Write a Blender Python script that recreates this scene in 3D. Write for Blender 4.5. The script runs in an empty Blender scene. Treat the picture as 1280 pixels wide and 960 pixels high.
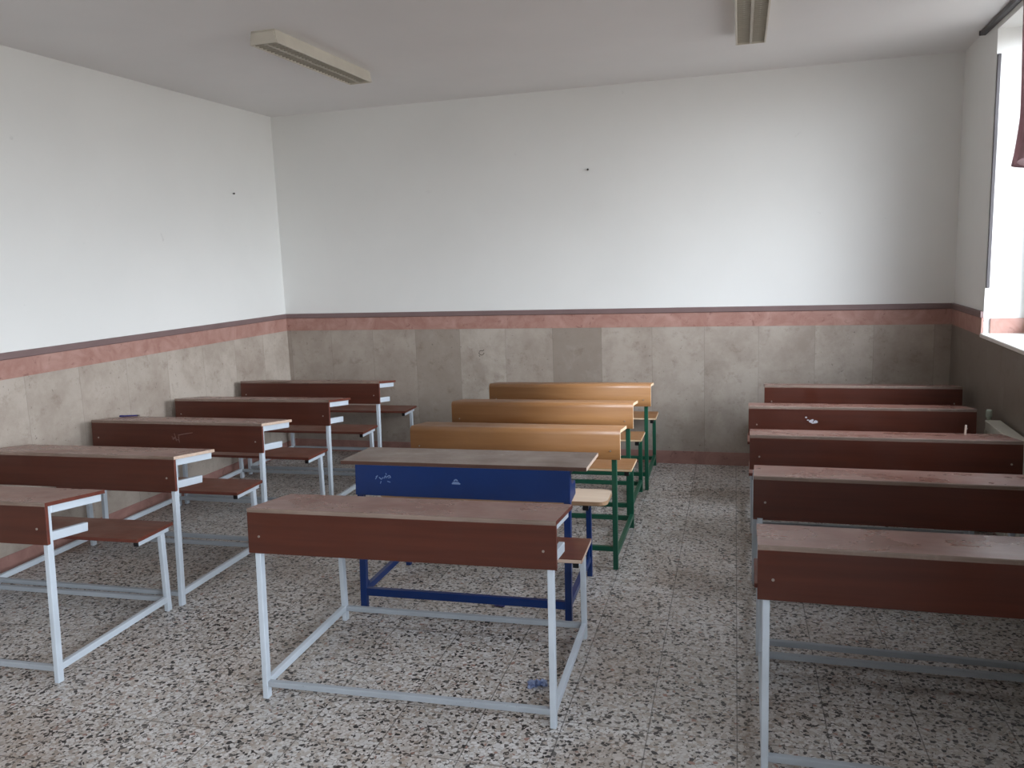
import bpy, bmesh, math, random
from mathutils import Vector, Matrix
random.seed(7)
S = bpy.context.scene
COL = S.collection

# ------------------------------------------------------------------ camera, sky, exposure
cam_d = bpy.data.cameras.new('camera')
cam_d.sensor_width = 36.0
cam_d.lens = 1035.75 * 36.0 / 1280.0
cam_d.clip_start = 0.05
cam = bpy.data.objects.new('camera', cam_d); COL.objects.link(cam)
YAW, PITCH, ROLL, CAMZ = 0.2953, -0.1516, 0.0357, 1.6178
Rm = (Matrix.Rotation(YAW, 3, 'Z') @ Matrix.Rotation(PITCH, 3, 'X') @ Matrix.Rotation(ROLL, 3, 'Y'))
right, fwd, up = Rm.col[0], Rm.col[1], Rm.col[2]
M = Matrix((right, up, -fwd)).transposed().to_4x4()
M.translation = (0, 0, CAMZ)
cam.matrix_world = M
S.camera = cam

S.view_settings.view_transform = 'Standard'
S.view_settings.look = 'None'
S.view_settings.gamma = 1.0
S.view_settings.use_curve_mapping = False
S.view_settings.exposure = 0.0

XL, XR, YB, YF, ZC = -3.9565, 1.2637, 6.333, -3.5, 2.8512
WIN_Z0, WIN_Z1 = 1.06, 2.795
WINDOWS = [(3.25, 5.52), (-1.20, 1.20), (-3.30, -1.80)]  # last two are unseen, placed and sized for fill light
WALL_T = 0.29

world = bpy.data.worlds.new('sky'); S.world = world
world.use_nodes = True
wn = world.node_tree; wn.nodes.clear()
SKY_STRENGTH = 17.6
w_out = wn.nodes.new('ShaderNodeOutputWorld'); w_bg = wn.nodes.new('ShaderNodeBackground')
w_tc = wn.nodes.new('ShaderNodeTexCoord'); w_sep = wn.nodes.new('ShaderNodeSeparateXYZ')
w_rmp = wn.nodes.new('ShaderNodeValToRGB')
w_map = wn.nodes.new('ShaderNodeMapRange'); w_map.inputs[1].default_value = -1; w_map.inputs[2].default_value = 1
wn.links.new(w_tc.outputs['Generated'], w_sep.inputs[0]); wn.links.new(w_sep.outputs[2], w_map.inputs[0])
wn.links.new(w_map.outputs[0], w_rmp.inputs[0]); wn.links.new(w_rmp.outputs[0], w_bg.inputs[0])
cr = w_rmp.color_ramp
cr.elements[0].position = 0.0; cr.elements[0].color = (0.30, 0.295, 0.29, 1)
cr.elements[1].position = 1.0; cr.elements[1].color = (0.74, 0.86, 1.02, 1)
e = cr.elements.new(0.47); e.color = (0.30, 0.297, 0.293, 1)
e = cr.elements.new(0.53); e.color = (0.95, 1.02, 1.10, 1)
# hazy sky, with a lobe added straight out from windows to balance the walls
w_dot = wn.nodes.new('ShaderNodeVectorMath'); w_dot.operation = 'DOT_PRODUCT'
w_dot.inputs[1].default_value = Vector((0.90, -0.36, 0.22)).normalized()
w_nrm = wn.nodes.new('ShaderNodeVectorMath'); w_nrm.operation = 'NORMALIZE'
wn.links.new(w_tc.outputs['Generated'], w_nrm.inputs[0]); wn.links.new(w_nrm.outputs[0], w_dot.inputs[0])
def wmath(op, a, b):
    m = wn.nodes.new('ShaderNodeMath'); m.operation = op
    if hasattr(a, 'is_linked'): wn.links.new(a, m.inputs[0])
    else: m.inputs[0].default_value = a
    m.inputs[1].default_value = b; return m.outputs[0]
lobe = wmath('POWER', wmath('MAXIMUM', w_dot.outputs['Value'], 0.0), 4.0)
wn.links.new(wmath('MULTIPLY', wmath('ADD', wmath('MULTIPLY', lobe, 1.25), 0.16), SKY_STRENGTH), w_bg.inputs[1])
wn.links.new(w_bg.outputs[0], w_out.inputs[0])

for (y0, y1) in WINDOWS:                       # portals: guide the sky's rays through the window openings
    L = bpy.data.lights.new('window_portal', 'AREA'); L.shape = 'RECTANGLE'
    L.size = WIN_Z1 - WIN_Z0; L.size_y = y1 - y0
    L.cycles.is_portal = True
    o = bpy.data.objects.new('window_portal', L); COL.objects.link(o)
    o.location = (XR + WALL_T + 0.02, (y0 + y1) / 2, (WIN_Z0 + WIN_Z1) / 2)
    o.rotation_euler = (0, math.pi / 2, 0)

S.cycles.use_adaptive_sampling = False
S.cycles.max_bounces = 12
S.cycles.diffuse_bounces = 8
S.cycles.transparent_max_bounces = 12

# ------------------------------------------------------------------ materials
def srgb(r, g, b):
    f = lambda c: (c / 255 / 12.92) if c <= 10.3 else ((c / 255 + 0.055) / 1.055) ** 2.4
    return (f(r), f(g), f(b), 1.0)

class NT:
    def __init__(self, name, rough=0.5, spec=0.5):
        self.m = bpy.data.materials.new(name); self.m.use_nodes = True
        self.t = self.m.node_tree; self.t.nodes.clear()
        self.out = self.n('ShaderNodeOutputMaterial'); self.b = self.n('ShaderNodeBsdfPrincipled')
        self.l(self.b.outputs[0], self.out.inputs[0])
        self.b.inputs['Roughness'].default_value = rough
        self.b.inputs['Specular IOR Level'].default_value = spec
        self._tc = None
    def n(self, typ, **kw):
        nd = self.t.nodes.new(typ)
        for k, v in kw.items(): setattr(nd, k, v)
        return nd
    def l(self, a, b): self.t.links.new(a, b)
    def coord(self, space='Object', scale=(1, 1, 1), rot=(0, 0, 0), loc=(0, 0, 0), rnd=False):
        tc = self.n('ShaderNodeTexCoord'); mp = self.n('ShaderNodeMapping')
        mp.inputs['Scale'].default_value = scale; mp.inputs['Rotation'].default_value = rot
        mp.inputs['Location'].default_value = loc
        src = tc.outputs[space]
        if rnd:
            oi = self.n('ShaderNodeObjectInfo'); va = self.n('ShaderNodeVectorMath', operation='MULTIPLY_ADD')
            cx = self.n('ShaderNodeCombineXYZ')
            for i in range(3): self.l(oi.outputs['Random'], cx.inputs[i])
            va.inputs[1].default_value = (17.3, 9.1, 23.7)
            self.l(cx.outputs[0], va.inputs[0]); self.l(src, va.inputs[2]); src = va.outputs[0]
        self.l(src, mp.inputs[0]); return mp.outputs[0]
    def noise(self, vec, scale, detail=3, rough=0.55, dist=0.0):
        nz = self.n('ShaderNodeTexNoise'); nz.inputs['Scale'].default_value = scale
        nz.inputs['Detail'].default_value = detail; nz.inputs['Roughness'].default_value = rough
        nz.inputs['Distortion'].default_value = dist
        self.l(vec, nz.inputs['Vector']); return nz.outputs[0]
    def ramp(self, fac, stops, interp='LINEAR'):
        r = self.n('ShaderNodeValToRGB'); r.color_ramp.interpolation = interp
        el = r.color_ramp.elements
        while len(el) < len(stops): el.new(0.5)
        for k, (p, c) in enumerate(stops):
            el[k].position = p; el[k].color = c if len(c) == 4 else (*c, 1)
        self.l(fac, r.inputs[0]); return r.outputs[0]
    def mix(self, fac, a, b, mode='MIX'):
        mx = self.n('ShaderNodeMix', data_type='RGBA', blend_type=mode)
        for sock, v in ((mx.inputs[0], fac), (mx.inputs[6], a), (mx.inputs[7], b)):
            if hasattr(v, 'is_linked'): self.l(v, sock)
            else: sock.default_value = v
        return mx.outputs[2]
    def math(self, op, a, b=0.0, c=0.0):
        m = self.n('ShaderNodeMath', operation=op)
        for i, v in enumerate((a, b, c)):
            if hasattr(v, 'is_linked'): self.l(v, m.inputs[i])
            else: m.inputs[i].default_value = v
        return m.outputs[0]
    def color(self, c):
        if hasattr(c, 'is_linked'): self.l(c, self.b.inputs['Base Color'])
        else: self.b.inputs['Base Color'].default_value = c
    def rough(self, r): self.l(r, self.b.inputs['Roughness'])
    def bump(self, h, strength=0.2, dist=0.002):
        bp = self.n('ShaderNodeBump'); bp.inputs['Strength'].default_value = strength
        bp.inputs['Distance'].default_value = dist
        self.l(h, bp.inputs['Height']); self.l(bp.outputs[0], self.b.inputs['Normal'])
    def sep(self, vec):
        s = self.n('ShaderNodeSeparateXYZ'); self.l(vec, s.inputs[0]); return s.outputs

W1 = (1, 1, 1, 1)
def mat_plaster(name, c, marks=True):
    k = NT(name, 0.75, 0.25); v = k.coord()
    a = k.noise(v, 1.3, 4)
    col = k.mix(k.ramp(a, [(0.3, (0, 0, 0)), (0.7, (1, 1, 1))]), c, tuple(x * 0.955 for x in c[:3]) + (1,))
    if marks:
        s = k.noise(v, 9, 5, 0.6, 0.6)
        col = k.mix(k.ramp(s, [(0.70, (0, 0, 0)), (0.76, (0.45,) * 3)]), col, tuple(x * 0.72 for x in c[:3]) + (1,))
    k.color(col); k.bump(k.noise(v, 60, 3), 0.06, 0.003)
    return k.m

def mat_stone(name, axis, tones=None, width=0.39, origin=0.0, tint=1.0):
    """polished grey-beige marble slabs, each slab its own tone"""
    k = NT(name, 0.42, 0.4); v = k.coord(); xyz = k.sep(v)
    u = k.math('DIVIDE', k.math('SUBTRACT', xyz[axis], origin), width)
    idx = k.math('FLOOR', u)
    wnz = k.n('ShaderNodeTexWhiteNoise', noise_dimensions='1D'); k.l(k.math('ADD', idx, 3.37 + axis * 11), wnz.inputs['W'])
    tone = wnz.outputs['Value']
    if tones:
        f = k.math('DIVIDE', k.math('ADD', idx, 0.5), float(len(tones)))
        tone = k.ramp(f, [(i / len(tones), (t, t, t)) for i, t in enumerate(tones)], 'CONSTANT')
    if not tones: tone = k.math('MULTIPLY_ADD', tone, 0.34, 0.36)
    base = k.ramp(tone, [(0.0, srgb(166, 155, 144)), (0.5, srgb(196, 186, 175)), (1.0, srgb(214, 206, 195))])
    off = k.n('ShaderNodeVectorMath', operation='ADD'); cx = k.n('ShaderNodeCombineXYZ')
    k.l(wnz.outputs['Value'], cx.inputs[2]); sc = k.math('MULTIPLY', wnz.outputs['Value'], 7.0); k.l(sc, cx.inputs[0]); k.l(sc, cx.inputs[1])
    k.l(v, off.inputs[0]); k.l(cx.outputs[0], off.inputs[1]); vv = off.outputs[0]
    n1 = k.noise(vv, 2.6, 8, 0.72, 0.15); n2 = k.noise(vv, 9, 7, 0.74, 0.2); n3 = k.noise(vv, 42, 3, 0.6)
    col = k.mix(k.ramp(n1, [(0.36, (0.62,) * 3), (0.56, (0, 0, 0))]), base, srgb(160, 147, 135))
    col = k.mix(k.ramp(n1, [(0.54, (0, 0, 0)), (0.76, (0.38,) * 3)]), col, srgb(222, 216, 207))
    col = k.mix(k.ramp(n2, [(0.55, (0, 0, 0)), (0.70, (0.55,) * 3)]), col, srgb(138, 122, 108))
    col = k.mix(k.ramp(n3, [(0.67, (0, 0, 0)), (0.74, (0.6,) * 3)]), col, srgb(92, 82, 74))
    fr = k.math('FRACT', u); ed = k.math('LESS_THAN', k.math('MINIMUM', fr, k.math('SUBTRACT', 1.0, fr)), 0.0035)
    col = k.mix(k.math('MULTIPLY', ed, 0.35), col, srgb(90, 84, 76))
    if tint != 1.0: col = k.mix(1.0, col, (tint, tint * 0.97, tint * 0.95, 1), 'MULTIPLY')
    k.color(col); k.bump(n3, 0.05, 0.002)
    return k.m

def mat_pink(name, c0=(160, 118, 107), c1=(182, 145, 134), c2=(126, 86, 78)):
    k = NT(name, 0.42, 0.4); v = k.coord()
    n1 = k.noise(v, 7, 6, 0.65, 1.0); n2 = k.noise(v, 18, 5, 0.65, 0.8)
    col = k.mix(k.ramp(n1, [(0.35, (0, 0, 0)), (0.68, (1, 1, 1))]), srgb(*c0), srgb(*c1))
    col = k.mix(k.ramp(n2, [(0.60, (0, 0, 0)), (0.72, (0.8,) * 3)]), col, srgb(*c2))
    k.color(col); return k.m

def mat_wood(name, dark, light, rough=0.35, grain=(1.2, 26, 26), dust=0.0, dustcol=(190, 170, 160), spec=0.5):
    k = NT(name, rough, spec); v = k.coord('Object', grain, rnd=True)
    n1 = k.noise(v, 1.6, 4, 0.55); n2 = k.noise(v, 4.0, 3, 0.5)
    col = k.mix(k.ramp(n1, [(0.28, (0, 0, 0)), (0.72, (1, 1, 1))]), srgb(*dark), srgb(*light))
    col = k.mix(k.ramp(n2, [(0.56, (0, 0, 0)), (0.74, (0.14,) * 3)]), col, tuple(x * 0.62 for x in srgb(*dark)[:3]) + (1,))
    if dust:
        vd = k.coord('Object', (1, 1, 1), rnd=True)
        big = k.noise(vd, 2.3, 4, 0.6)
        sp = k.noise(vd, 38, 4, 0.6)
        m1 = k.ramp(sp, [(0.52, (0, 0, 0)), (0.78, (1, 1, 1))]); m2 = k.ramp(big, [(0.42, (0.04,) * 3), (0.68, (1, 1, 1))])
        f = k.mix(1.0, m1, m2, 'MULTIPLY')
        col = k.mix(k.mix(1.0, f, (dust, dust, dust, 1), 'MULTIPLY'), col, srgb(*dustcol))
        haze = k.ramp(k.noise(vd, 4, 3, 0.5), [(0.3, (0, 0, 0)), (0.8, (0.26,) * 3)])
        col = k.mix(haze, col, srgb(*dustcol))
    k.color(col)
    k.rough(k.ramp(k.noise(k.coord('Object', (1, 1, 1), rnd=True), 6, 4), [(0.3, (rough * 0.8,) * 3), (0.75, (min(1, rough * 1.35),) * 3)]))
    return k.m

def mat_paint(name, c, rough=0.4, chip=None, spec=0.5):
    k = NT(name, rough, spec); v = k.coord('Object', rnd=True)
    col = k.mix(k.ramp(k.noise(v, 6, 4), [(0.3, (0, 0, 0)), (0.75, (1, 1, 1))]), srgb(*c), tuple(x * 0.86 for x in srgb(*c)[:3]) + (1,))
    if chip:
        col = k.mix(k.ramp(k.noise(v, 55, 4, 0.65), [(0.68, (0, 0, 0)), (0.73, (0.7,) * 3)]), col, srgb(*chip))
    k.color(col); return k.m

def mat_flat(name, c, rough=0.6, metal=0.0, spec=0.4):
    k = NT(name, rough, spec); v = k.coord()
    k.color(k.mix(k.ramp(k.noise(v, 25, 3), [(0.3, (0, 0, 0)), (0.7, (1, 1, 1))]), srgb(*c), tuple(x * 0.9 for x in srgb(*c)[:3]) + (1,)))
    k.b.inputs['Metallic'].default_value = metal
    return k.m

def mat_floor():
    k = NT('terrazzo', 0.34, 0.45)
    v = k.coord('Object', (1, 1, 1), (0, 0, -0.03))
    # warp a little so chips are not round cells
    def chips(scale, seed):
        vv = k.coord('Object', (1, 1, 1), (0.3 * seed, 0.2, 0.7 * seed), (seed * 3.1, seed * 1.7, seed))
        nz = k.n('ShaderNodeTexNoise'); nz.inputs['Scale'].default_value = scale * 0.6; k.l(vv, nz.inputs['Vector'])
        ad = k.n('ShaderNodeVectorMath', operation='MULTIPLY_ADD'); ad.inputs[1].default_value = (0.9 / scale,) * 3
        k.l(nz.outputs['Color'], ad.inputs[0]); k.l(vv, ad.inputs[2])
        a = k.n('ShaderNodeTexVoronoi', feature='F1'); a.inputs['Scale'].default_value = scale; k.l(ad.outputs[0], a.inputs['Vector'])
        d = k.n('ShaderNodeTexVoronoi', feature='DISTANCE_TO_EDGE'); d.inputs['Scale'].default_value = scale; k.l(ad.outputs[0], d.inputs['Vector'])
        s = k.n('ShaderNodeSeparateColor'); k.l(a.outputs['Color'], s.inputs[0])
        return s.outputs, d.outputs['Distance']
    c1, d1 = chips(72, 1.0)
    c2, d2 = chips(120, 2.0)
    matrix = k.mix(k.ramp(c2[0], [(0.0, (0, 0, 0)), (1, (1, 1, 1))]), srgb(170, 160, 150), srgb(206, 198, 190))
    matrix = k.mix(k.ramp(c2[1], [(0.80, (0, 0, 0)), (0.81, (1, 1, 1))], 'CONSTANT'), matrix, srgb(92, 84, 78))
    chip = k.ramp(c1[0], [(0.0, srgb(58, 55, 54)), (0.10, srgb(106, 100, 95)), (0.17, srgb(208, 203, 197)), (0.46, srgb(188, 178, 167)),
                          (0.62, srgb(216, 210, 204)), (0.80, srgb(174, 160, 147)), (0.955, srgb(164, 128, 114)), (0.97, srgb(60, 56, 54))], 'CONSTANT')
    size = k.math('MULTIPLY', c1[1], 0.20)
    ischip = k.math('GREATER_THAN', d1, size)
    col = k.mix(ischip, matrix, chip)
    # per tile tone + joints
    xyz = k.sep(v)
    T = 0.294
    ux = k.math('DIVIDE', k.math('ADD', xyz[0], 0.573 + 10 * T), T); uy = k.math('DIVIDE', k.math('ADD', xyz[1], 0.30 + 20 * T), T)
    cx = k.n('ShaderNodeCombineXYZ'); k.l(k.math('FLOOR', ux), cx.inputs[0]); k.l(k.math('FLOOR', uy), cx.inputs[1])
    wz = k.n('ShaderNodeTexWhiteNoise', noise_dimensions='2D'); k.l(cx.outputs[0], wz.inputs['Vector'])
    tone = k.ramp(wz.outputs['Value'], [(0, (0.86, 0.85, 0.84)), (1, (1.0, 1.0, 1.0))])
    col = k.mix(1.0, col, tone, 'MULTIPLY')
    def joint(u):
        fr = k.math('FRACT', u); return k.math('LESS_THAN', k.math('MINIMUM', fr, k.math('SUBTRACT', 1.0, fr)), 0.0075)
    j = k.math('MAXIMUM', joint(ux), joint(uy))
    col = k.mix(k.math('MULTIPLY', j, 0.62), col, srgb(66, 60, 55))
    dirt = k.noise(v, 1.7, 6, 0.62, 0.5)
    col = k.mix(k.ramp(dirt, [(0.46, (0, 0, 0)), (0.68, (0.55,) * 3)]), col, k.mix(1.0, col, srgb(196, 174, 154), 'MULTIPLY'))
    k.color(k.mix(1.0, col, FLOOR_TINT, 'MULTIPLY'))
    k.rough(k.ramp(k.noise(v, 4, 4), [(0.3, (0.30,) * 3), (0.75, (0.48,) * 3)]))
    return k.m
FLOOR_TINT = (1.02, 1.06, 1.11, 1)

MAT = {}
MAT['wall'] = mat_plaster('white_plaster', srgb(232, 232, 229))
MAT['ceiling'] = mat_plaster('ceiling_plaster', srgb(233, 232, 231), False)
MAT['floor'] = mat_floor()
#                 x from -3.914 in 0.39 m slabs
TONES = [0.36, 0.42, 0.40, 0.20, 0.70, 0.46, 0.06, 0.52, 0.46, 0.52, 0.50, 0.60, 0.46, 0.40]
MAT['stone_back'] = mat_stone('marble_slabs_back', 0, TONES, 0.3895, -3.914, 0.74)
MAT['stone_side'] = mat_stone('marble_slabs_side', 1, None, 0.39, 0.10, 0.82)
MAT['stone_right_shaded'] = mat_stone('marble_slabs_right_shaded', 1, [0.0] * 4, 0.39, 0.30, 0.52)  # same marble, darkened overall to carry the shade on the window wall
MAT['stone_front'] = mat_stone('marble_slabs_front', 0, None, 0.39, -0.07)
MAT['pink'] = mat_pink('pink_marble')
MAT['base'] = mat_pink('red_marble_baseboard', (150, 112, 104), (172, 132, 122), (108, 76, 72))
MAT['moulding'] = mat_paint('mauve_brown_paint', (126, 104, 102), 0.5)
MAT['sill'] = mat_pink('white_marble_sill', (222, 218, 210), (236, 232, 226), (190, 184, 176))
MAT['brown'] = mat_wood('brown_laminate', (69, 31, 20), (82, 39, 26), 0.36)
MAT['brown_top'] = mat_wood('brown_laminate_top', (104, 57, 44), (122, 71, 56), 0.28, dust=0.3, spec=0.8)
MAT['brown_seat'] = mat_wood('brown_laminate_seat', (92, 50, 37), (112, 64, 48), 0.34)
MAT['edge_worn'] = mat_wood('worn_board_edge', (98, 82, 71), (130, 110, 96), 0.6, dust=0.4)
MAT['edge_beige'] = mat_wood('beige_board_edge', (196, 170, 150), (214, 192, 174), 0.6)
MAT['edge_brown'] = mat_wood('brown_edge_band', (92, 44, 34), (110, 56, 42), 0.45)
MAT['steel'] = mat_paint('pale_grey_paint', (204, 213, 222), 0.38)
MAT['shaded_chipped'] = mat_paint('shaded_chipped_grey_paint', (172, 179, 186), 0.5, chip=(120, 112, 104))  # frame paint darkened for the shade on the low bars, plus brown chips
MAT['black'] = mat_flat('black_rubber', (22, 22, 24), 0.6)
MAT['blue'] = mat_paint('blue_enamel', (10, 46, 104), 0.32, chip=(36, 46, 84))
MAT['blue_top'] = mat_wood('weathered_grey_brown_board', (98, 82, 74), (118, 100, 90), 0.42, dust=0.4, dustcol=(200, 190, 180))
MAT['edge_dark'] = mat_wood('dark_brown_board_edge', (70, 46, 38), (92, 62, 50), 0.6)
MAT['pale_ply'] = mat_wood('pale_plywood', (218, 194, 170), (234, 214, 192), 0.42, grain=(1.0, 9, 9))
MAT['ply_edge'] = mat_wood('plywood_edge', (150, 116, 86), (190, 156, 122), 0.6)
MAT['beech'] = mat_wood('beech_plywood', (142, 97, 57), (166, 120, 76), 0.42, grain=(0.8, 12, 12))
MAT['beech_edge'] = mat_wood('beech_plywood_edge', (226, 194, 156), (238, 212, 180), 0.5)
MAT['green'] = mat_paint('dark_green_enamel', (22, 88, 66), 0.36)
MAT['bolt'] = mat_flat('zinc_bolt', (176, 168, 160), 0.35, 0.7)
MAT['frame'] = mat_paint('grey_window_paint', (214, 214, 212), 0.45)
MAT['strip'] = mat_paint('grey_strip_paint', (78, 74, 76), 0.5)
MAT['rail'] = mat_paint('dark_grey_rail', (86, 84, 86), 0.5)
MAT['lamp'] = mat_paint('cream_lamp_enamel', (214, 208, 194), 0.4)
MAT['louvre'] = mat_flat('louvre_aluminium', (184, 178, 164), 0.45, 0.0)
MAT['reflector'] = mat_flat('lamp_reflector', (190, 184, 168), 0.5, 0.0)
MAT['tube'] = mat_flat('fluorescent_tube_glass', (226, 226, 222), 0.25)
MAT['radiator'] = mat_paint('cream_radiator_enamel', (206, 204, 192), 0.4)
MAT['brass'] = mat_flat('valve_pale_plastic', (186, 196, 184), 0.4)
MAT['chalk'] = mat_flat('chalk', (232, 214, 200), 0.9)
MAT['white_mark'] = mat_flat('white_paint_mark', (200, 198, 206), 0.9)
MAT['scratch'] = mat_flat('chalk_scratch', (128, 98, 90), 0.9)
MAT['pale_blue_mark'] = mat_flat('pale_blue_scratch', (120, 142, 182), 0.9)
MAT['ink'] = mat_flat('grey_pencil', (96, 88, 80), 0.9)
MAT['paper'] = mat_wood('blue_white_wrapper', (96, 118, 176), (190, 202, 226), 0.5, grain=(20, 20, 20))
MAT['scrap'] = mat_flat('white_paper', (222, 222, 220), 0.8)
MAT['pen'] = mat_flat('dark_blue_plastic', (36, 34, 92), 0.3)
MAT['violet'] = mat_flat('violet_patch', (92, 92, 160), 0.7)
MAT['nail'] = mat_flat('dark_nail', (70, 64, 60), 0.5, 0.5)
k = NT('curtain_cloth', 0.9, 0.1); v = k.coord()
k.color(k.mix(k.noise(v, 30, 3), srgb(142, 118, 120), srgb(172, 148, 150))); MAT['curtain'] = k.m
k = NT('window_glass')
tr = k.n('ShaderNodeBsdfTransparent'); gl = k.n('ShaderNodeBsdfGlossy'); gl.inputs['Roughness'].default_value = 0.02
fr = k.n('ShaderNodeLayerWeight'); fr.inputs[0].default_value = 0.5; mx = k.n('ShaderNodeMixShader')
k.l(k.math('MULTIPLY_ADD', k.math('POWER', fr.outputs['Facing'], 5.0), 0.6, 0.035), mx.inputs[0]); k.l(tr.outputs[0], mx.inputs[1]); k.l(gl.outputs[0], mx.inputs[2]); k.l(mx.outputs[0], k.out.inputs[0])
MAT['glass'] = k.m

# ------------------------------------------------------------------ mesh helpers
def hexa(bm, pts, mats=None, bev=0.0):
    """pts: 8 corners, bottom ring (4, counter-clockwise from above) then top ring.
    face order: bottom, top, front(0-1), right(1-2), back(2-3), left(3-0)"""
    vs = [bm.verts.new(p) for p in pts]
    idx = [(3, 2, 1, 0), (4, 5, 6, 7), (0, 1, 5, 4), (1, 2, 6, 5), (2, 3, 7, 6), (3, 0, 4, 7)]
    fs = []
    for i, q in enumerate(idx):
        f = bm.faces.new([vs[j] for j in q]); fs.append(f)
        if mats: f.material_index = mats[i]
    if bev:
        es = list({e for f in fs for e in f.edges})
        bmesh.ops.bevel(bm, geom=es, offset=bev, segments=1, affect='EDGES', profile=0.5)
    return fs
def box(bm, x0, x1, y0, y1, z0, z1, mats=None, bev=0.0):
    return hexa(bm, [(x0, y0, z0), (x1, y0, z0), (x1, y1, z0), (x0, y1, z0), (x0, y0, z1), (x1, y0, z1), (x1, y1, z1), (x0, y1, z1)], mats, bev)
def bar(bm, p, q, w, h, side=(1, 0, 0), bev=0.002, mats=None):
    """rectangular tube from p to q; w measured along 'side', h across"""
    p, q = Vector(p), Vector(q); d = (q - p).normalized()
    s = Vector(side); s = (s - d * s.dot(d)).normalized(); t = d.cross(s)
    a, b = s * w / 2, t * h / 2
    pts = [p - a - b, p + a - b, p + a + b, p - a + b, q - a - b, q + a - b, q + a + b, q - a + b]
    return hexa(bm, pts, mats, bev)
def tube(bm, pts, r, seg=10):
    pts = [Vector(p) for p in pts]; rings = []
    for i, p in enumerate(pts):
        d = (pts[min(i + 1, len(pts) - 1)] - pts[max(i - 1, 0)]).normalized()
        a = d.orthogonal().normalized() if not rings else (la - d * la.dot(d)).normalized()
        la = a; b = d.cross(a)
        rr = r[i] if isinstance(r, (list, tuple)) else r
        rings.append([bm.verts.new(p + (a * math.cos(2 * math.pi * j / seg) + b * math.sin(2 * math.pi * j / seg)) * rr) for j in range(seg)])
    for A, B in zip(rings, rings[1:]):
        for j in range(seg):
            f = bm.faces.new((A[j], A[(j + 1) % seg], B[(j + 1) % seg], B[j])); f.smooth = True
    bm.faces.new(rings[0][::-1]); bm.faces.new(rings[-1])
def link(name, bm, mats, parent=None, kind=None):
    bmesh.ops.recalc_face_normals(bm, faces=bm.faces[:])
    me = bpy.data.meshes.new(name); bm.to_mesh(me); bm.free()
    for m in (mats if isinstance(mats, (list, tuple)) else [mats]): me.materials.append(MAT[m])
    o = bpy.data.objects.new(name, me); COL.objects.link(o)
    if parent is not None: o.parent = parent
    if kind: o['kind'] = kind
    return o
def NB(): return bmesh.new()
def thing(name, label, cat, loc=(0, 0, 0), rz=0.0, group=None):
    o = bpy.data.objects.new(name, None); COL.objects.link(o); o.empty_display_size = 0.1
    o.location = loc; o.rotation_euler = (0, 0, rz); o['label'] = label; o['category'] = cat
    if group: o['group'] = group
    return o
def tag(o, label, cat, group=None):
    o['label'] = label; o['category'] = cat
    if group: o['group'] = group
    return o
def struct(name, bm, mats): return link(name, bm, mats, None, 'structure')
def copy_tree(o, parent=None):
    c = o.copy(); COL.objects.link(c)
    if parent is not None: c.parent = parent
    for ch in list(o.children): copy_tree(ch, c)
    return c

# ------------------------------------------------------------------ room
ZD, ZM, ZP, ZB = 1.202, 1.163, 1.0566, 0.10     # dado top, moulding underside, pink band underside, baseboard top
bm = NB(); box(bm, XL - 0.3, XR + WALL_T + 0.1, YF - 0.3, YB + 0.3, -0.12, 0); struct('floor', bm, 'floor')
bm = NB(); box(bm, XL - 0.3, XR + WALL_T + 0.1, YF - 0.3, YB + 0.3, ZC, ZC + 0.15); struct('ceiling', bm, 'ceiling')
bm = NB(); box(bm, XL - 0.25, XL, YF - 0.25, YB + 0.25, 0, ZC); struct('wall_left', bm, 'wall')
bm = NB(); box(bm, XL, XR, YB, YB + 0.25, 0, ZC); struct('wall_back', bm, 'wall')
bm = NB(); box(bm, XL, XR, YF - 0.25, YF, 0, ZC); struct('wall_front', bm, 'wall')
# right wall with three window openings
bm = NB()
X0, X1 = XR, XR + WALL_T
box(bm, X0, X1, YF - 0.25, YB + 0.25, 0, WIN_Z0 - 0.012)
box(bm, X0, X1, YF - 0.25, YB + 0.25, WIN_Z1, ZC)
ys = sorted([YF - 0.25, YB + 0.25] + [v for w in WINDOWS for v in w])
for a, b in zip(ys[::2], ys[1::2]): box(bm, X0, X1, a, b, WIN_Z0 - 0.012, WIN_Z1)
struct('wall_right', bm, 'wall')

# dado cladding (stone slabs), pink band, moulding, baseboard
T = 0.012
def clad(side, mat, z0, z1, t, name, spans=None, round_top=False):
    bm = NB()
    for (a, b) in spans or [None]  if spans else [(None, None)]:
        if side == 'left':  box(bm, XL - 0.002, XL + t, YF if a is None else a, YB if b is None else b, z0, z1, None, 0.004 if round_top else 0)
        if side == 'back':  box(bm, XL, XR, YB - t, YB + 0.002, z0, z1, None, 0.004 if round_top else 0)
        if side == 'front': box(bm, XL, XR, YF - 0.002, YF + t, z0, z1, None, 0.004 if round_top else 0)
        if side == 'right': box(bm, XR - t, XR + 0.002, YF if a is None else a, YB if b is None else b, z0, z1, None, 0.004 if round_top else 0)
    return struct(name, bm, mat)
piers = list(zip(ys[::2], ys[1::2])); piers = [(max(a, YF), min(b, YB)) for a, b in piers]
n = 1
for side, sm in (('left', 'stone_side'), ('back', 'stone_back'), ('front', 'stone_front')):
    clad(side, sm, ZB, ZP, T - 0.004, 'trim_%d' % n); n += 1
    clad(side, 'pink', ZP, ZM, T - 0.002, 'trim_%d' % n); n += 1
    clad(side, 'moulding', ZM, ZD, T + 0.008, 'trim_%d' % n, None, True); n += 1
    clad(side, 'base', 0, ZB, T, 'baseboard_%s' % side)
clad('right', 'stone_right_shaded', ZB, WIN_Z0 - 0.012, T - 0.004, 'trim_%d' % n); n += 1
clad('right', 'stone_right_shaded', WIN_Z0 - 0.012, ZP, T - 0.004, 'trim_%d' % n, piers); n += 1
clad('right', 'pink', ZP, ZM, T - 0.002, 'trim_%d' % n, piers); n += 1
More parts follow.
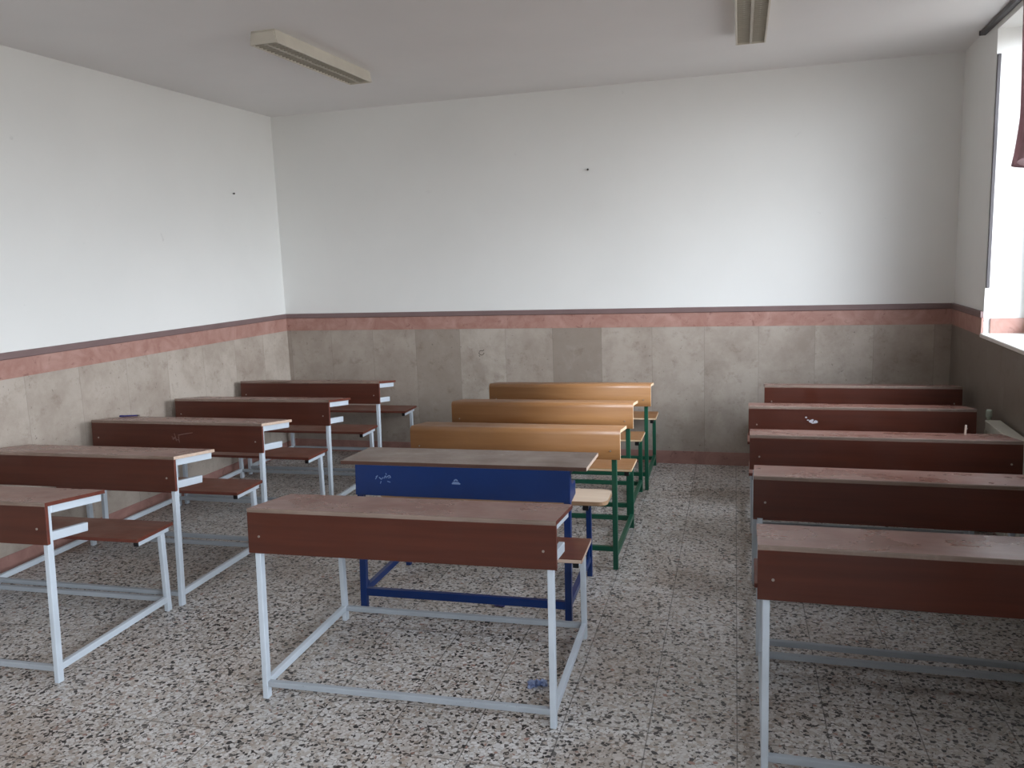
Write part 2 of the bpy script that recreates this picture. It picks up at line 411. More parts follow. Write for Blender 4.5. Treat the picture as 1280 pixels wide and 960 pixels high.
clad('right', 'moulding', ZM, ZD, T + 0.008, 'trim_%d' % n, piers, True); n += 1
clad('right', 'base', 0, ZB, T, 'baseboard_right')

# small pencil scribble on a slab of the back wall
bm = NB(); yb = YB - T + 0.004 - 0.0012
for pl in ([(-2.192, .872), (-2.180, .880), (-2.160, .878), (-2.150, .886)], [(-2.190, .866), (-2.196, .858), (-2.184, .846), (-2.170, .842), (-2.156, .852), (-2.150, .862)], [(-2.196, .840), (-2.186, .832)]):
    for a, b in zip(pl, pl[1:]):
        dx, dz = b[0] - a[0], b[1] - a[1]; ln = math.hypot(dx, dz); nx, nz = -dz / ln * .0028, dx / ln * .0028
        bm.faces.new([bm.verts.new((p[0], yb, p[1])) for p in ((a[0] + nx, a[1] + nz), (b[0] + nx, b[1] + nz), (b[0] - nx, b[1] - nz), (a[0] - nx, a[1] - nz))])
o = link('pencil_scribble', bm, 'ink', bpy.data.objects['trim_4']); o['label'] = 'small pencil scribble'

# windows: frame bars, panes, marble sill, pink strip round the foot of the recess
for wi, (y0, y1) in enumerate(WINDOWS):
    root = bpy.data.objects.new('window_%d' % (wi + 1), None); COL.objects.link(root); root['kind'] = 'structure'
    xg0, xg1 = XR + WALL_T - 0.07, XR + WALL_T - 0.02
    bm = NB()
    for a, b in ((y0, y0 + 0.05), (y1 - 0.05, y1)): box(bm, xg0, xg1, a, b, WIN_Z0, WIN_Z1, None, 0.004)
    for a, b in ((WIN_Z0, WIN_Z0 + 0.05), (WIN_Z1 - 0.05, WIN_Z1), (2.25, 2.29)): box(bm, xg0, xg1, y0 + 0.05, y1 - 0.05, a, b, None, 0.004)
    nb = 3
    for i in range(1, nb):
        yc = y0 + (y1 - y0) * i / nb
        box(bm, xg0 + 0.004, xg1 - 0.004, yc - 0.016, yc + 0.016, WIN_Z0 + 0.05, 2.25, None, 0.004)
        box(bm, xg0 + 0.004, xg1 - 0.004, yc - 0.016, yc + 0.016, 2.29, WIN_Z1 - 0.05, None, 0.004)
    link('window_frame', bm, 'frame', root)
    bm = NB(); box(bm, xg0 + 0.022, xg0 + 0.027, y0 + 0.04, y1 - 0.04, WIN_Z0 + 0.04, WIN_Z1 - 0.04); link('pane', bm, 'glass', root)
    bm = NB(); box(bm, XR - 0.018, xg0, y0 + 0.001, y1 - 0.001, WIN_Z0 - 0.012, WIN_Z0 + 0.012, None, 0.004); link('window_sill', bm, 'sill', root)
    bm = NB()
    for a, b in ((y0, y0 + 0.012), (y1 - 0.012, y1)): box(bm, XR + 0.035, xg0, a, b, WIN_Z0 + 0.012, 1.16)
    link('pink_skirting', bm, 'pink', root)

# slim grey strip up the far edge of the recess, and the curtain rail
bm = NB(); box(bm, XR + 0.002, XR + 0.022, 5.520 - 0.012, 5.520, 1.34, 2.66, None, 0.003)
tag(link('edge_strip', bm, 'strip'), 'slim dark grey vertical strip on the edge of the window recess', 'strip')
t = thing('curtain_rail', 'dark grey curtain rail running along the top of the window wall', 'curtain rail', (XR, 2.5, ZC))
bm = NB(); box(bm, -0.034, 0.0, -3.4, 3.28, -0.026, 0.0, None, 0.003); link('track', bm, 'rail', t)
bm = NB(); box(bm, -0.040, -0.001, 3.281, 3.290, -0.028, 0.0, None, 0.003); link('end_cap', bm, 'rail', t)

# bunched curtain, its hem knotted up
def curtain():
    bm = NB(); nu, nv = 90, 26; rows = []
    for j in range(nv + 1):
        fz = j / nv; z = 2.812 - fz * (0.83)
        # left (far) edge profile
        far = 4.735 - 0.12 * math.sin(min(1, fz * 1.25) * math.pi * 0.5) + (0.13 * max(0, (fz - 0.72) / 0.28) ** 1.5)
        near = 4.05 - 0.03 * math.sin(fz * math.pi)
        row = []
        for i in range(nu + 1):
            u = i / nu
            y = near + (far - near) * u
            amp = 0.022 + 0.012 * fz
            x = 1.20 + amp * math.sin(u * 7 * 2 * math.pi + 0.8 * math.sin(fz * 3)) - 0.012 * math.sin(fz * math.pi)
            zz = z + (0.06 * (u - 0.5) ** 2 + 0.02 * math.sin(u * 23)) * (fz ** 3) * -1 + 0.05 * fz ** 4 * (1 - u)
            row.append(bm.verts.new((x, y, zz)))
        rows.append(row)
    for A, B in zip(rows, rows[1:]):
        for i in range(nu):
            f = bm.faces.new((A[i], A[i + 1], B[i + 1], B[i])); f.smooth = True
    bmesh.ops.solidify(bm, geom=bm.faces[:], thickness=0.003)
    return bm
tag(link('curtain', curtain(), 'curtain'), 'mauve brown curtain bunched up at the window at the right edge of the photo', 'curtain')

# ------------------------------------------------------------------ ceiling lamps
def make_lamp(label, x, y, ln=1.12, w=0.158, h=0.07):
    t = thing('ceiling_light', label, 'ceiling light', (x, y, ZC - h), 0, 'fluorescent ceiling lights')
    bm = NB(); hw, hl = w / 2, ln / 2
    # shell: top plate and flaring sides
    tw = hw - 0.012
    for s in (-1, 1):
        hexa(bm, [(s * hw - 0.004, -hl, 0), (s * hw + 0.004, -hl, 0), (s * hw + 0.004, hl, 0), (s * hw - 0.004, hl, 0),
                  (s * tw - 0.004, -hl, h), (s * tw + 0.004, -hl, h), (s * tw + 0.004, hl, h), (s * tw - 0.004, hl, h)])
    box(bm, -tw, tw, -hl, hl, h - 0.006, h)
    link('housing', bm, 'lamp', t)
    for s in (-1, 1):
        bm = NB(); hexa(bm, [(-hw, s * hl - 0.004, 0), (hw, s * hl - 0.004, 0), (hw, s * hl + 0.004, 0), (-hw, s * hl + 0.004, 0),
                             (-tw, s * hl - 0.004, h - 0.008), (tw, s * hl - 0.004, h - 0.008), (tw, s * hl + 0.004, h - 0.008), (-tw, s * hl + 0.004, h - 0.008)], None, 0.002)
        link('end_plate', bm, 'lamp', t)
    bm = NB()
    box(bm, -hw + 0.006, hw - 0.006, -hl + 0.006, hl - 0.006, 0.026, 0.032); link('reflector', bm, 'reflector', t)
    bm = NB()
    hexa(bm, [(-0.006, -hl + .006, 0.002), (0.006, -hl + .006, 0.002), (0.006, hl - .006, 0.002), (-0.006, hl - .006, 0.002),
              (-0.014, -hl + .006, 0.026), (0.014, -hl + .006, 0.026), (0.014, hl - .006, 0.026), (-0.014, hl - .006, 0.026)])
    nsl = 30
    for i in range(1, nsl):
        yy = -hl + ln * i / nsl
        box(bm, -hw + 0.006, hw - 0.006, yy - 0.0012, yy + 0.0012, 0.003, 0.012)
    link('louvre', bm, 'louvre', t)
    for s in (-1, 1):
        bm = NB(); tube(bm, [(s * 0.039, -hl + 0.02, 0.018), (s * 0.039, hl - 0.02, 0.018)], 0.0075, 12); link('fluorescent_tube', bm, 'tube', t)
    return t
lamp = make_lamp('off fluorescent ceiling light with a louvred underside, above the left row of desks', -2.542, 4.616)
lamp2 = copy_tree(lamp); lamp2.location = (-0.062, 4.640, lamp.location.z); lamp2.rotation_euler = (0, 0, 0.025)
lamp2['label'] = 'off fluorescent ceiling light cut by the top edge of the photo, above the aisle'

# ------------------------------------------------------------------ brown desks
L, H, HP, D, SL = 1.1585, 0.74, 0.1683, 0.3235, 0.0389
LE, YR, YS0, YS1, SEATL = 0.0523, 0.681, 0.482, 0.738, 1.166
PX = L / 2 - 0.026
def ly(z, le=LE, h=H): return le * (z - h)
def splat(bm, pts, r, y, ny=-1):
    for (x, z, rx, rz) in pts:
        vs = [bm.verts.new((x + rx * math.cos(a) * random.uniform(.7, 1.15), y, z + rz * math.sin(a) * random.uniform(.7, 1.15))) for a in [i * math.pi / 5 for i in range(10)]]
        bm.faces.new(vs)
def make_brown(seat_edge='edge_brown', top_edge='edge_brown'):
    t = thing('school_desk', '', 'school desk', (0, 0, 0), 0, 'brown school desks')
    hl = L / 2
    # top: slots 0 top/bottom, 1 front edge, 2 end edges
    bm = NB(); th = 0.015
    hexa(bm, [(-hl, 0, H - th), (hl, 0, H - th), (hl, D, H - SL - th), (-hl, D, H - SL - th), (-hl, 0, H), (hl, 0, H), (hl, D, H - SL), (-hl, D, H - SL)],
         [0, 0, 1, 2, 1, 2])
    fe = [e for e in bm.edges if all(abs(v.co.y) < 1e-6 and abs(v.co.z - H) < 1e-6 for v in e.verts)]
    bmesh.ops.bevel(bm, geom=fe, offset=0.004, segments=2, affect='EDGES', profile=0.5, material=1)
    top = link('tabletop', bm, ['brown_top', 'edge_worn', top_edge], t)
    bm = NB(); z0, z1 = H - HP, H - th
    hexa(bm, [(-hl, ly(z0), z0), (hl, ly(z0), z0), (hl, ly(z0) + .016, z0), (-hl, ly(z0) + .016, z0), (-hl, ly(z1), z1), (hl, ly(z1), z1), (hl, ly(z1) + .016, z1), (-hl, ly(z1) + .016, z1)],
         [0, 0, 0, 1, 0, 1], 0.001)
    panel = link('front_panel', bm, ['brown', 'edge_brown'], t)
    for s in (-1, 1):
        zb = H - HP * 0.62; bm = NB()
        tube(bm, [(s * (hl - 0.045), ly(zb) - 0.0025, zb), (s * (hl - 0.045), ly(zb) + 0.002, zb)], 0.0045, 10)
        link('bolt', bm, 'bolt', panel)
    # seat
    sh = SEATL / 2
    bm = NB(); box(bm, -sh, sh, YS0, YS1, 0.408, 0.425, [0, 0, 1, 1, 1, 1], 0.0015)
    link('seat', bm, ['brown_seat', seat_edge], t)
    # steel frame
    w, d = 0.022, 0.030
    for s in (-1, 1):
        x = s * PX
        py = lambda z: ly(z) + 0.016 + d / 2
        bm = NB(); bar(bm, (x, py(0), 0), (x, py(H - th - .004), H - th - .004), w, d); link('leg', bm, 'steel', t)
        bm = NB(); bar(bm, (x, YR, 0), (x, YR, 0.381), w, d); link('leg', bm, 'steel', t)
        sl = SL / D
        bm = NB(); ya, yb = 0.045, D - 0.006
        bar(bm, (x, ya, H - sl * ya - th - 0.017), (x, yb, H - sl * yb - th - 0.017), w, 0.034); link('tabletop_bracket', bm, 'steel', t)
        bm = NB(); bar(bm, (x, 0.034, 0.594), (x, 0.226, 0.571), w, 0.036); link('shelf_bracket', bm, 'steel', t)
        bm = NB(); bar(bm, (x, 0.512, 0.3945), (x, 0.728, 0.3945), w, 0.027); br = link('seat_bracket', bm, 'steel', t)
        bm = NB(); bar(bm, (x, 0.505, 0.3945), (x, 0.513, 0.3945), w + .002, 0.029); c = link('end_cap', bm, 'black', br); c['label'] = 'black rubber end cap'
        bm = NB(); bar(bm, (x, py(.06) + d / 2 - .002, 0.06), (x, YR - d / 2 + .002, 0.06), w, 0.028); link('side_rail', bm, 'steel', t)
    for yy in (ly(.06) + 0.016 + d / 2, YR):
        bm = NB(); bar(bm, (-PX + w / 2 - .002, yy, 0.057), (PX - w / 2 + .002, yy, 0.057), 0.022, 0.022, (0, 1, 0)); link('crossbar', bm, 'shaded_chipped', t)
    return t
brown_proto = make_brown()
def part(root, name):
    for c in root.children:
        if c.name.split('.')[0] == name: return c
def edge_override(root, name, slot, mat):
    p = part(root, name); s = p.material_slots[slot]; s.link = 'OBJECT'; s.material = MAT[mat]

DESKS = [
 ('M1', -1.2305, 2.5622, 0.0482, 'brown desk with dusty top at the front of the middle row, before the blue desk'),
 ('L1', -3.2345, 2.4191, 0.0508, 'front brown desk of the left row, cut off by the left edge of the photo'),
 ('L2', -3.2432, 3.1796, 0.0420, 'second brown desk from the front in the left row, beside the left wall'),
 ('L3', -3.2757, 3.9690, 0.0237, 'brown desk in the left row with a pale scratched mark on its front panel'),
 ('L4', -3.2749, 4.7245, 0.0388, 'brown desk in the left row right behind the one with a scratched panel'),
 ('L5', -3.2992, 5.5205, 0.0444, 'last brown desk of the left row, in the far left corner of the room'),
 ('R1', 0.5747, 2.4941, 0.0160, 'front brown desk of the right row, cut by the bottom right corner of the photo'),
 ('R2', 0.5545, 3.2820, -0.0006, 'second brown desk from the front in the right row, with a plain front panel'),
 ('R3', 0.5304, 4.0385, 0.0119, 'middle brown desk of the right row, with a piece of chalk standing on its top'),
 ('R4', 0.5141, 4.8035, 0.0173, 'brown desk in the right row with a white paint splotch on its front panel'),
 ('R5', 0.6015, 5.5600, 0.0117, 'last brown desk of the right row, in the far right corner of the room'),
]
desk = {}
for i, (key, x, y, rz, lab) in enumerate(DESKS):
    t = brown_proto if i == 0 else copy_tree(brown_proto)
    t.location = (x, y, 0); t.rotation_euler = (0, 0, rz); t['label'] = lab
    desk[key] = t
for key in ('L2', 'L3', 'R4'): edge_override(desk[key], 'tabletop', 2, 'edge_beige')
edge_override(desk['M1'], 'seat', 1, 'edge_beige')

# marks on the panels (each on its own panel)
def strokes(bm, lines, w):
    """short flat pen or chalk strokes: list of polylines in local x,z on the panel face"""
    for pl in lines:
        for (a, b) in zip(pl, pl[1:]):
            dx, dz = b[0] - a[0], b[1] - a[1]; ln = math.hypot(dx, dz) or 1e-6; nx, nz = -dz / ln * w, dx / ln * w
            q = [(a[0] + nx, a[1] + nz), (b[0] + nx * .7, b[1] + nz * .7), (b[0] - nx * .7, b[1] - nz * .7), (a[0] - nx, a[1] - nz)]
            bm.faces.new([bm.verts.new((p[0], ly(p[1]) - 0.0006, p[1])) for p in q])
p3 = part(desk['L3'], 'front_panel')
bm = NB(); strokes(bm, [[(0.025, 0.662), (0.075, 0.672), (0.125, 0.679)], [(0.0, 0.672), (0.006, 0.655), (0.010, 0.632), (0.016, 0.628)],
                        [(0.028, 0.656), (0.029, 0.635), (0.033, 0.618)], [(-0.018, 0.655), (-0.008, 0.645), (0.004, 0.650), (0.0, 0.640), (-0.016, 0.642)],
                        [(-0.012, 0.636), (0.006, 0.646)], [(0.008, 0.640), (0.026, 0.634)]], 0.0024)
o = link('scratch_mark', bm, 'scratch', p3); o['label'] = 'pale scratched mark'
p4 = part(desk['R4'], 'front_panel')
bm = NB()
for (x, z, rx, rz) in ((-0.222, 0.657, .013, .009), (-0.246, 0.660, .012, .009), (-0.238, 0.666, .006, .006), (-0.262, 0.666, .006, .003), (-0.272, 0.681, .006, .005), (-0.236, 0.650, .010, .004)):
    bm.faces.new([bm.verts.new((x + rx * math.cos(a) * random.uniform(.8, 1.1), ly(z) - 0.0006, z + rz * math.sin(a) * random.uniform(.8, 1.1))) for a in [i * math.pi / 6 for i in range(12)]])
o = link('paint_splotch', bm, 'white_mark', p4); o['label'] = 'white paint splotch'

# ------------------------------------------------------------------ blue desk
def make_blue():
    hb, bth, bhp, bD, bsl, byr, le = 0.712, 0.018, 0.1404, 0.3374, 0.0146, 0.5515, 0.0731
    bl, btl, bsL = 1.0103, 1.1574, 1.1992
    yy = lambda z: le * (z - hb)
    t = thing('school_desk', 'blue metal school desk with a dark grey brown top and pale wooden seat', 'school desk', (-1.2938, 3.3871, 0), 0.0408)
    h = btl / 2; bm = NB()
    hexa(bm, [(-h, 0, hb - bth), (h, 0, hb - bth), (h, bD, hb - bsl - bth), (-h, bD, hb - bsl - bth), (-h, 0, hb), (h, 0, hb), (h, bD, hb - bsl), (-h, bD, hb - bsl)], [0, 0, 1, 2, 1, 2], 0.0012)
    link('tabletop', bm, ['blue_top', 'edge_dark', 'edge_beige'], t)
    h = bl / 2; bm = NB(); z0, z1 = hb - bth - bhp, hb - bth
    def sheet(x0, x1, za, zb, dy0, dy1):
        hexa(bm, [(x0, yy(za) + dy0, za), (x1, yy(za) + dy0, za), (x1, yy(za) + dy1, za), (x0, yy(za) + dy1, za),
                  (x0, yy(zb) + dy0, zb), (x1, yy(zb) + dy0, zb), (x1, yy(zb) + dy1, zb), (x0, yy(zb) + dy1, zb)], None, 0.0015)
    sheet(-h, h, z0, z1, 0, 0.012)
    panel = link('front_panel', bm, 'blue', t)
    bm = NB()
    def stroke(lines, w):
        for pl in lines:
            for (a, b) in zip(pl, pl[1:]):
                dx, dz = b[0] - a[0], b[1] - a[1]; ln = math.hypot(dx, dz) or 1e-6; nx, nz = -dz / ln * w, dx / ln * w
                q = [(a[0] + nx, a[1] + nz), (b[0] + nx, b[1] + nz), (b[0] - nx, b[1] - nz), (a[0] - nx, a[1] - nz)]
                bm.faces.new([bm.verts.new((p[0], yy(p[1]) - 0.0008, p[1])) for p in q])
    stroke([[(-0.402, 0.640), (-0.392, 0.648), (-0.404, 0.630)], [(-0.386, 0.640), (-0.374, 0.630), (-0.366, 0.640)], [(-0.376, 0.622), (-0.380, 0.610)],
            [(-0.362, 0.634), (-0.354, 0.648), (-0.350, 0.636)], [(-0.348, 0.642), (-0.334, 0.650), (-0.328, 0.640), (-0.342, 0.638)], [(-0.345, 0.622), (-0.330, 0.618)], [(-0.352, 0.660), (-0.349, 0.652)]], 0.0019)
    stroke([[(-0.034, 0.622), (0.006, 0.622)], [(-0.030, 0.627), (0.000, 0.627)], [(-0.024, 0.634), (-0.014, 0.641), (-0.006, 0.634)]], 0.003)
    o = link('scribble', bm, 'pale_blue_mark', panel); o['label'] = 'pale scratched scribbles'
    # seat: light plank with rounded ends
    bm = NB(); s = bsL / 2; r = 0.045; y0, y1 = 0.440, 0.668
    ring = []
    for cx, cy, a0 in ((s - r, y0 + r, -90), (s - r, y1 - r, 0), (-s + r, y1 - r, 90), (-s + r, y0 + r, 180)):
        for i in range(7):
            a = math.radians(a0 + 90 * i / 6); ring.append((cx + r * math.cos(a), cy + r * math.sin(a)))
    A = [bm.verts.new((x, y, 0.404)) for x, y in ring]; B = [bm.verts.new((x, y, 0.424)) for x, y in ring]
    bm.faces.new(A[::-1]); bm.faces.new(B)
    for i in range(len(ring)):
        f = bm.faces.new((A[i], A[(i + 1) % len(ring)], B[(i + 1) % len(ring)], B[i])); f.material_index = 1
    link('seat', bm, ['pale_ply', 'ply_edge'], t)
    w = 0.030
    for s in (-1, 1):
        x = s * (bl / 2 - w / 2 - 0.001); py = lambda z: yy(z) + 0.012 + w / 2
        bm = NB(); bar(bm, (x, py(0), 0), (x, py(hb - bth - .002), hb - bth - .002), w, w); link('leg', bm, 'blue', t)
        xr = s * (bl / 2 - 0.013)
        bm = NB(); bar(bm, (xr, byr, 0), (xr, byr, 0.375), w * .85, w * .85); lg = link('leg', bm, 'blue', t)
        # shelf end plate, trapezoid
        bm = NB(); hexa(bm, [(x - .012, 0.035, 0.540), (x + .012, 0.035, 0.540), (x + .012, 0.150, 0.550), (x - .012, 0.150, 0.550),
                             (x - .012, 0.035, 0.622), (x + .012, 0.035, 0.622), (x + .012, 0.150, 0.614), (x - .012, 0.150, 0.614)], None, 0.002)
        link('shelf_bracket', bm, 'blue', t)
        bm = NB(); bar(bm, (x, 0.040, hb - bth - .014), (x, 0.320, hb - bsl - bth - .014), 0.024, 0.024); link('tabletop_bracket', bm, 'blue', t)
        bm = NB(); bar(bm, (xr, 0.462, 0.389), (xr, 0.640, 0.389), 0.026, 0.028); br = link('seat_bracket', bm, 'blue', t)
        bm = NB(); bar(bm, (xr, 0.454, 0.389), (xr, 0.463, 0.389), 0.028, 0.030); c = link('end_cap', bm, 'black', br); c['label'] = 'black rubber end cap'
        bm = NB(); bar(bm, (x, py(.092) + w / 2 - .002, 0.092), (xr - s * .004, byr - w * .85 / 2 + .002, 0.092), 0.024, 0.032); link('side_rail', bm, 'blue', t)
        # gusset plates where the rail meets the legs
        bm = NB()
        for (ya, sg, xa) in ((py(.1) + w / 2 - .001, 1, x), (byr - w * .85 / 2 + .001, -1, xr)):
            a = [(xa - .003, ya, .107), (xa + .003, ya, .107), (xa + .003, ya + sg * .05, .107), (xa - .003, ya + sg * .05, .107)]
            vs = [bm.verts.new(q) for q in a]; tp = [bm.verts.new((xa - .003, ya, .160)), bm.verts.new((xa + .003, ya, .160))]
            bm.faces.new(vs[::-1]); bm.faces.new((vs[0], vs[1], tp[1], tp[0])); bm.faces.new((vs[1], vs[2], tp[1])); bm.faces.new((vs[2], vs[3], tp[0], tp[1])); bm.faces.new((vs[3], vs[0], tp[0]))
        link('gusset_plate', bm, 'blue', t)
    for yc, xe in ((yy(.092) + .012 + w / 2, bl / 2 - w), (byr, bl / 2 - .013 - w * .42)):
        bm = NB(); bar(bm, (-xe - .001, yc, 0.088), (xe + .001, yc, 0.088), 0.026, 0.036, (0, 1, 0)); link('crossbar', bm, 'blue', t)
    return t
blue = make_blue()

# ------------------------------------------------------------------ yellow desks: bent plywood top on green frames
def make_yellow():
    yl, yh, yhp, yD, ysl, yyr, ysL, le = 1.1317, 0.7382, 0.1496, 0.2574, 0.0256, 0.710, 1.124, 0.012
    t = thing('school_desk', '', 'school desk', (0, 0, 0), 0, 'yellow plywood school desks')
    th, r = 0.016, 0.026
    prof = [(le * (-yhp), yh - yhp), (le * (-yhp * .5), yh - yhp * .5)]
    for i in range(9):
        a = math.pi - (math.pi / 2) * i / 8
        prof.append((r + r * math.cos(a), yh - r + r * math.sin(a) - 0.0))
    for i in range(1, 5): prof.append((r + (yD - r) * i / 4, yh - ysl * i / 4))
    def offs(p):
        out = []
        for i in range(len(p)):
            a = Vector(p[max(i - 1, 0)]); b = Vector(p[min(i + 1, len(p) - 1)]); d = (b - a).normalized()
            out.append((p[i][0] + d[1] * th, p[i][1] - d[0] * th))
        return out
    inn = offs(prof); loop = prof + inn[::-1]; h = yl / 2
    bm = NB()
    A = [bm.verts.new((-h, y, z)) for y, z in loop]; B = [bm.verts.new((h, y, z)) for y, z in loop]
    m = len(loop); npf = len(prof)
    for i in range(m):
        f = bm.faces.new((A[i], A[(i + 1) % m], B[(i + 1) % m], B[i])); f.smooth = True
        if i in (npf - 1, m - 1): f.material_index = 1; f.smooth = False
    for i in range(npf - 1):                       # end faces as quads along the bend
        for V in (A, B):
            f = bm.faces.new((V[i], V[i + 1], V[m - 2 - i], V[m - 1 - i])); f.material_index = 1
    ob = link('bent_plywood_top', bm, ['beech', 'beech_edge'], t)
    for s in (-1, 1):
        bm = NB(); tube(bm, [(s * (h - .05), -.004, yh - .105), (s * (h - .05), .004, yh - .105)], 0.004, 10); link('bolt', bm, 'bolt', ob)
    s = ysL / 2
    bm = NB(); box(bm, -s, s, 0.470, 0.722, 0.400, 0.417, [0, 0, 1, 1, 1, 1], 0.003); link('seat', bm, ['beech', 'beech_edge'], t)
    w = 0.025; x0 = yl / 2 - 0.035
    for sg in (-1, 1):
        x = sg * x0; fy = 0.016 + w / 2
        bm = NB(); bar(bm, (x, fy - .006, 0), (x, fy + .002, yh - th - .004), w, w); link('leg', bm, 'green', t)
        bm = NB(); bar(bm, (x, yyr - .012, 0), (x, yyr - .012, 0.372), w, w); link('leg', bm, 'green', t)
        q = ysl / (yD - r)
        bm = NB(); bar(bm, (x, 0.040, yh - q * .014 - th - .012), (x, yD - .02, yh - q * (yD - .02 - r) - th - .012), w * .9, 0.022); link('tabletop_bracket', bm, 'green', t)
        bm = NB(); bar(bm, (x, 0.500, 0.386), (x, yyr + .004, 0.386), w, 0.028); br = link('seat_bracket', bm, 'green', t)
        bm = NB(); bar(bm, (x, 0.492, 0.386), (x, 0.501, 0.386), w + .002, 0.030); c = link('end_cap', bm, 'black', br); c['label'] = 'black rubber end cap'
        bm = NB(); bar(bm, (x, fy + w / 2 - .004, 0.075), (x, yyr - .012 - w / 2 + .002, 0.075), w * .9, 0.026); link('side_rail', bm, 'green', t)
    for yc, zc in ((0.016 + w / 2 - .004, 0.11), (yyr - .012, 0.058)):
        bm = NB(); bar(bm, (-x0 + w / 2 - .001, yc, zc), (x0 - w / 2 + .001, yc, zc), 0.024, 0.026, (0, 1, 0)); link('crossbar', bm, 'green', t)
    return t
ypro = make_yellow()
for i, (x, y, rz, lab) in enumerate((
        (-1.2412, 4.0374, 0.0251, 'yellow plywood desk on a green frame, directly behind the blue desk'),
        (-1.2876, 4.7924, 0.0335, 'yellow plywood desk on a green frame, second of the three yellow desks'),
        (-1.2758, 5.5170, 0.0445, 'last yellow plywood desk on a green frame, nearest the back wall'))):
    t = ypro if i == 0 else copy_tree(ypro)
    t.location = (x, y, 0); t.rotation_euler = (0, 0, rz); t['label'] = lab

# ------------------------------------------------------------------ radiator under the window
t = thing('radiator', 'low cream panel radiator under the window on the right wall', 'radiator', (XR - T, 4.95, 0))
bm = NB(); rd0, rd1 = -0.085, -0.012
box(bm, rd0, rd0 + .012, -1.30, 0, 0.12, 0.645, None, 0.004); box(bm, rd1 - .012, rd1, -1.30, 0, 0.12, 0.645, None, 0.004)
for i in range(33):
    yy = -0.02 - i * 0.0393
    box(bm, rd0 - 0.004, rd0 + 0.001, yy - 0.012, yy + 0.012, 0.16, 0.61, None, 0.003)
link('panel', bm, 'radiator', t)
bm = NB(); box(bm, rd0 - .002, rd1 + .002, -1.302, 0.002, 0.641, 0.656, None, 0.003); link('top_grille', bm, 'radiator', t)
bm = NB(); box(bm, rd1 - .002, 0.010, -0.25, -0.20, 0.30, 0.50); box(bm, rd1 - .002, 0.010, -1.10, -1.05, 0.30, 0.50); link('wall_bracket', bm, 'radiator', t)
bm = NB(); tube(bm, [(-0.048, -0.005, 0.60), (-0.048, 0.05, 0.60), (-0.048, 0.075, 0.60), (-0.048, 0.085, 0.588), (-0.048, 0.085, 0.30), (-0.048, 0.085, 0.0)], 0.010, 10); link('pipe', bm, 'radiator', t)
bm = NB(); tube(bm, [(-0.048, 0.085, 0.600), (-0.048, 0.085, 0.652), (-0.048, 0.085, 0.660), (-0.048, 0.085, 0.690), (-0.048, 0.085, 0.698)], [0.011, 0.010, 0.016, 0.016, 0.013], 14)
o = link('valve', bm, 'brass', t); o['label'] = 'pale green grey valve knob'

# ------------------------------------------------------------------ small things
def top_z(d, y): return H - SL * y / D
def on_desk(d, lx, lyy, dz=0.0):
    t = desk[d]; m = Matrix.Translation(t.location) @ Matrix.Rotation(t.rotation_euler[2], 4, 'Z')
    return m @ Vector((lx, lyy, top_z(d, lyy) + dz))
p = on_desk('R3', 0.402, 0.25)
bm = NB(); tube(bm, [(0, 0, -0.0005), (0, 0, 0.002), (0.001, 0, 0.024), (0.002, 0, 0.046), (0.002, 0, 0.048)], [0.0045, 0.0052, 0.005, 0.0046, 0.003], 10)
o = link('chalk_stick', bm, 'chalk'); o.location = p
tag(o, 'short pale stick of chalk standing on a brown desktop in the right row', 'chalk')
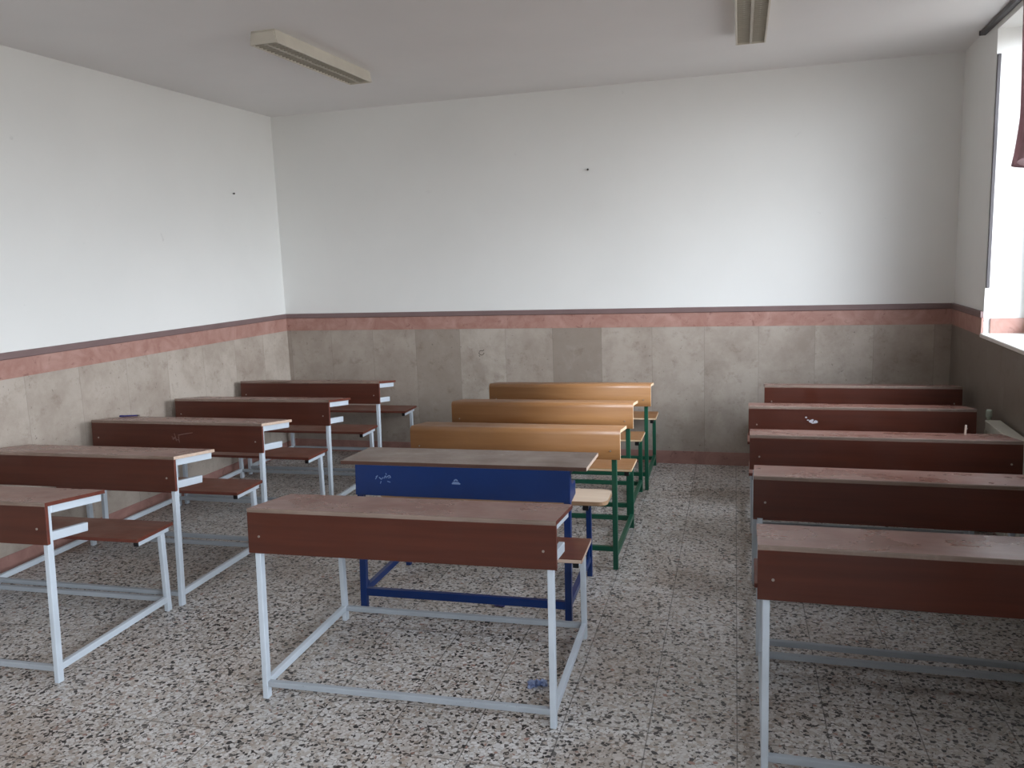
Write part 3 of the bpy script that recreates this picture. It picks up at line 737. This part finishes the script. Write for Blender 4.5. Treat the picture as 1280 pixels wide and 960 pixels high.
# pen lying across the back edge of the third desk of the left row
t = thing('pen', 'dark blue pen on the far left corner of a brown desktop by the left wall', 'pen', on_desk('L3', -0.545, 0.270, 0.0068))
tilt = -SL / D
dv = Vector((0.55, 0.83, 0.83 * tilt)).normalized()
bm = NB(); tube(bm, [dv * -0.045, dv * 0.0, dv * 0.055], [0.0052, 0.0052, 0.0048], 10); link('barrel', bm, 'pen', t)
bm = NB(); tube(bm, [dv * 0.055, dv * 0.062, dv * 0.074], [0.0048, 0.0038, 0.0009], 10); link('tip', bm, 'nail', t)
bm = NB(); tube(bm, [dv * -0.051, dv * -0.045, dv * -0.015], [0.004, 0.0058, 0.0058], 10); link('cap', bm, 'pen', t)
# crumpled wrapper on the floor
def crumple(sx, sy, sz, seed):
    rnd = random.Random(seed); bm = NB(); nx, ny = 8, 6; g = []
    for j in range(ny + 1):
        g.append([bm.verts.new((sx * (i / nx - .5) + rnd.uniform(-.1, .1) * sx / nx * 3, sy * (j / ny - .5) + rnd.uniform(-.1, .1) * sy / ny * 3,
                                sz * (rnd.random() ** 1.2) * (1 - abs(i / nx - .5))+.0008)) for i in range(nx + 1)])
    for j in range(ny):
        for i in range(nx): bm.faces.new((g[j][i], g[j][i + 1], g[j + 1][i + 1], g[j + 1][i]))
    zmin = min(v.co.z for v in bm.verts)
    for v in bm.verts: v.co.z -= zmin - .0004
    bmesh.ops.solidify(bm, geom=bm.faces[:], thickness=0.0006)
    zmin = min(v.co.z for v in bm.verts)
    for v in bm.verts: v.co.z -= zmin
    return bm
o = link('crumpled_wrapper', crumple(0.075, 0.05, 0.022, 3), 'paper'); o.location = (-0.805, 2.84, 0.0002); o.rotation_euler = (0, 0, 0.3)
tag(o, 'crumpled blue and white wrapper on the floor under the front middle desk', 'wrapper')
o = link('floor_bit', crumple(0.030, 0.022, 0.012, 5), 'scrap'); o.location = (-0.735, 5.30, 0.0002)
tag(o, 'tiny white paper scrap on the floor beside the last yellow desk', 'paper')
o = link('floor_bit', crumple(0.050, 0.030, 0.010, 9), 'violet'); o.location = (-1.166, 3.512, 0.0002)  # small violet sheet in place of a smear on the floor
tag(o, 'small violet patch on the floor under the blue desk', 'paper')
for (loc, dx, lab) in (((XL, 5.716, 2.185), (1, 0, 0), 'small dark nail in the white left wall near the far corner'),
                       ((-1.266, YB, 2.252), (0, -1, 0), 'small dark nail in the white back wall')):
    bm = NB(); d = Vector(dx); tube(bm, [d * -0.004, d * 0.012, d * 0.013, d * 0.016], [0.003, 0.003, 0.008, 0.007], 10)
    o = link('nail', bm, 'nail'); o.location = loc; tag(o, lab, 'nail')
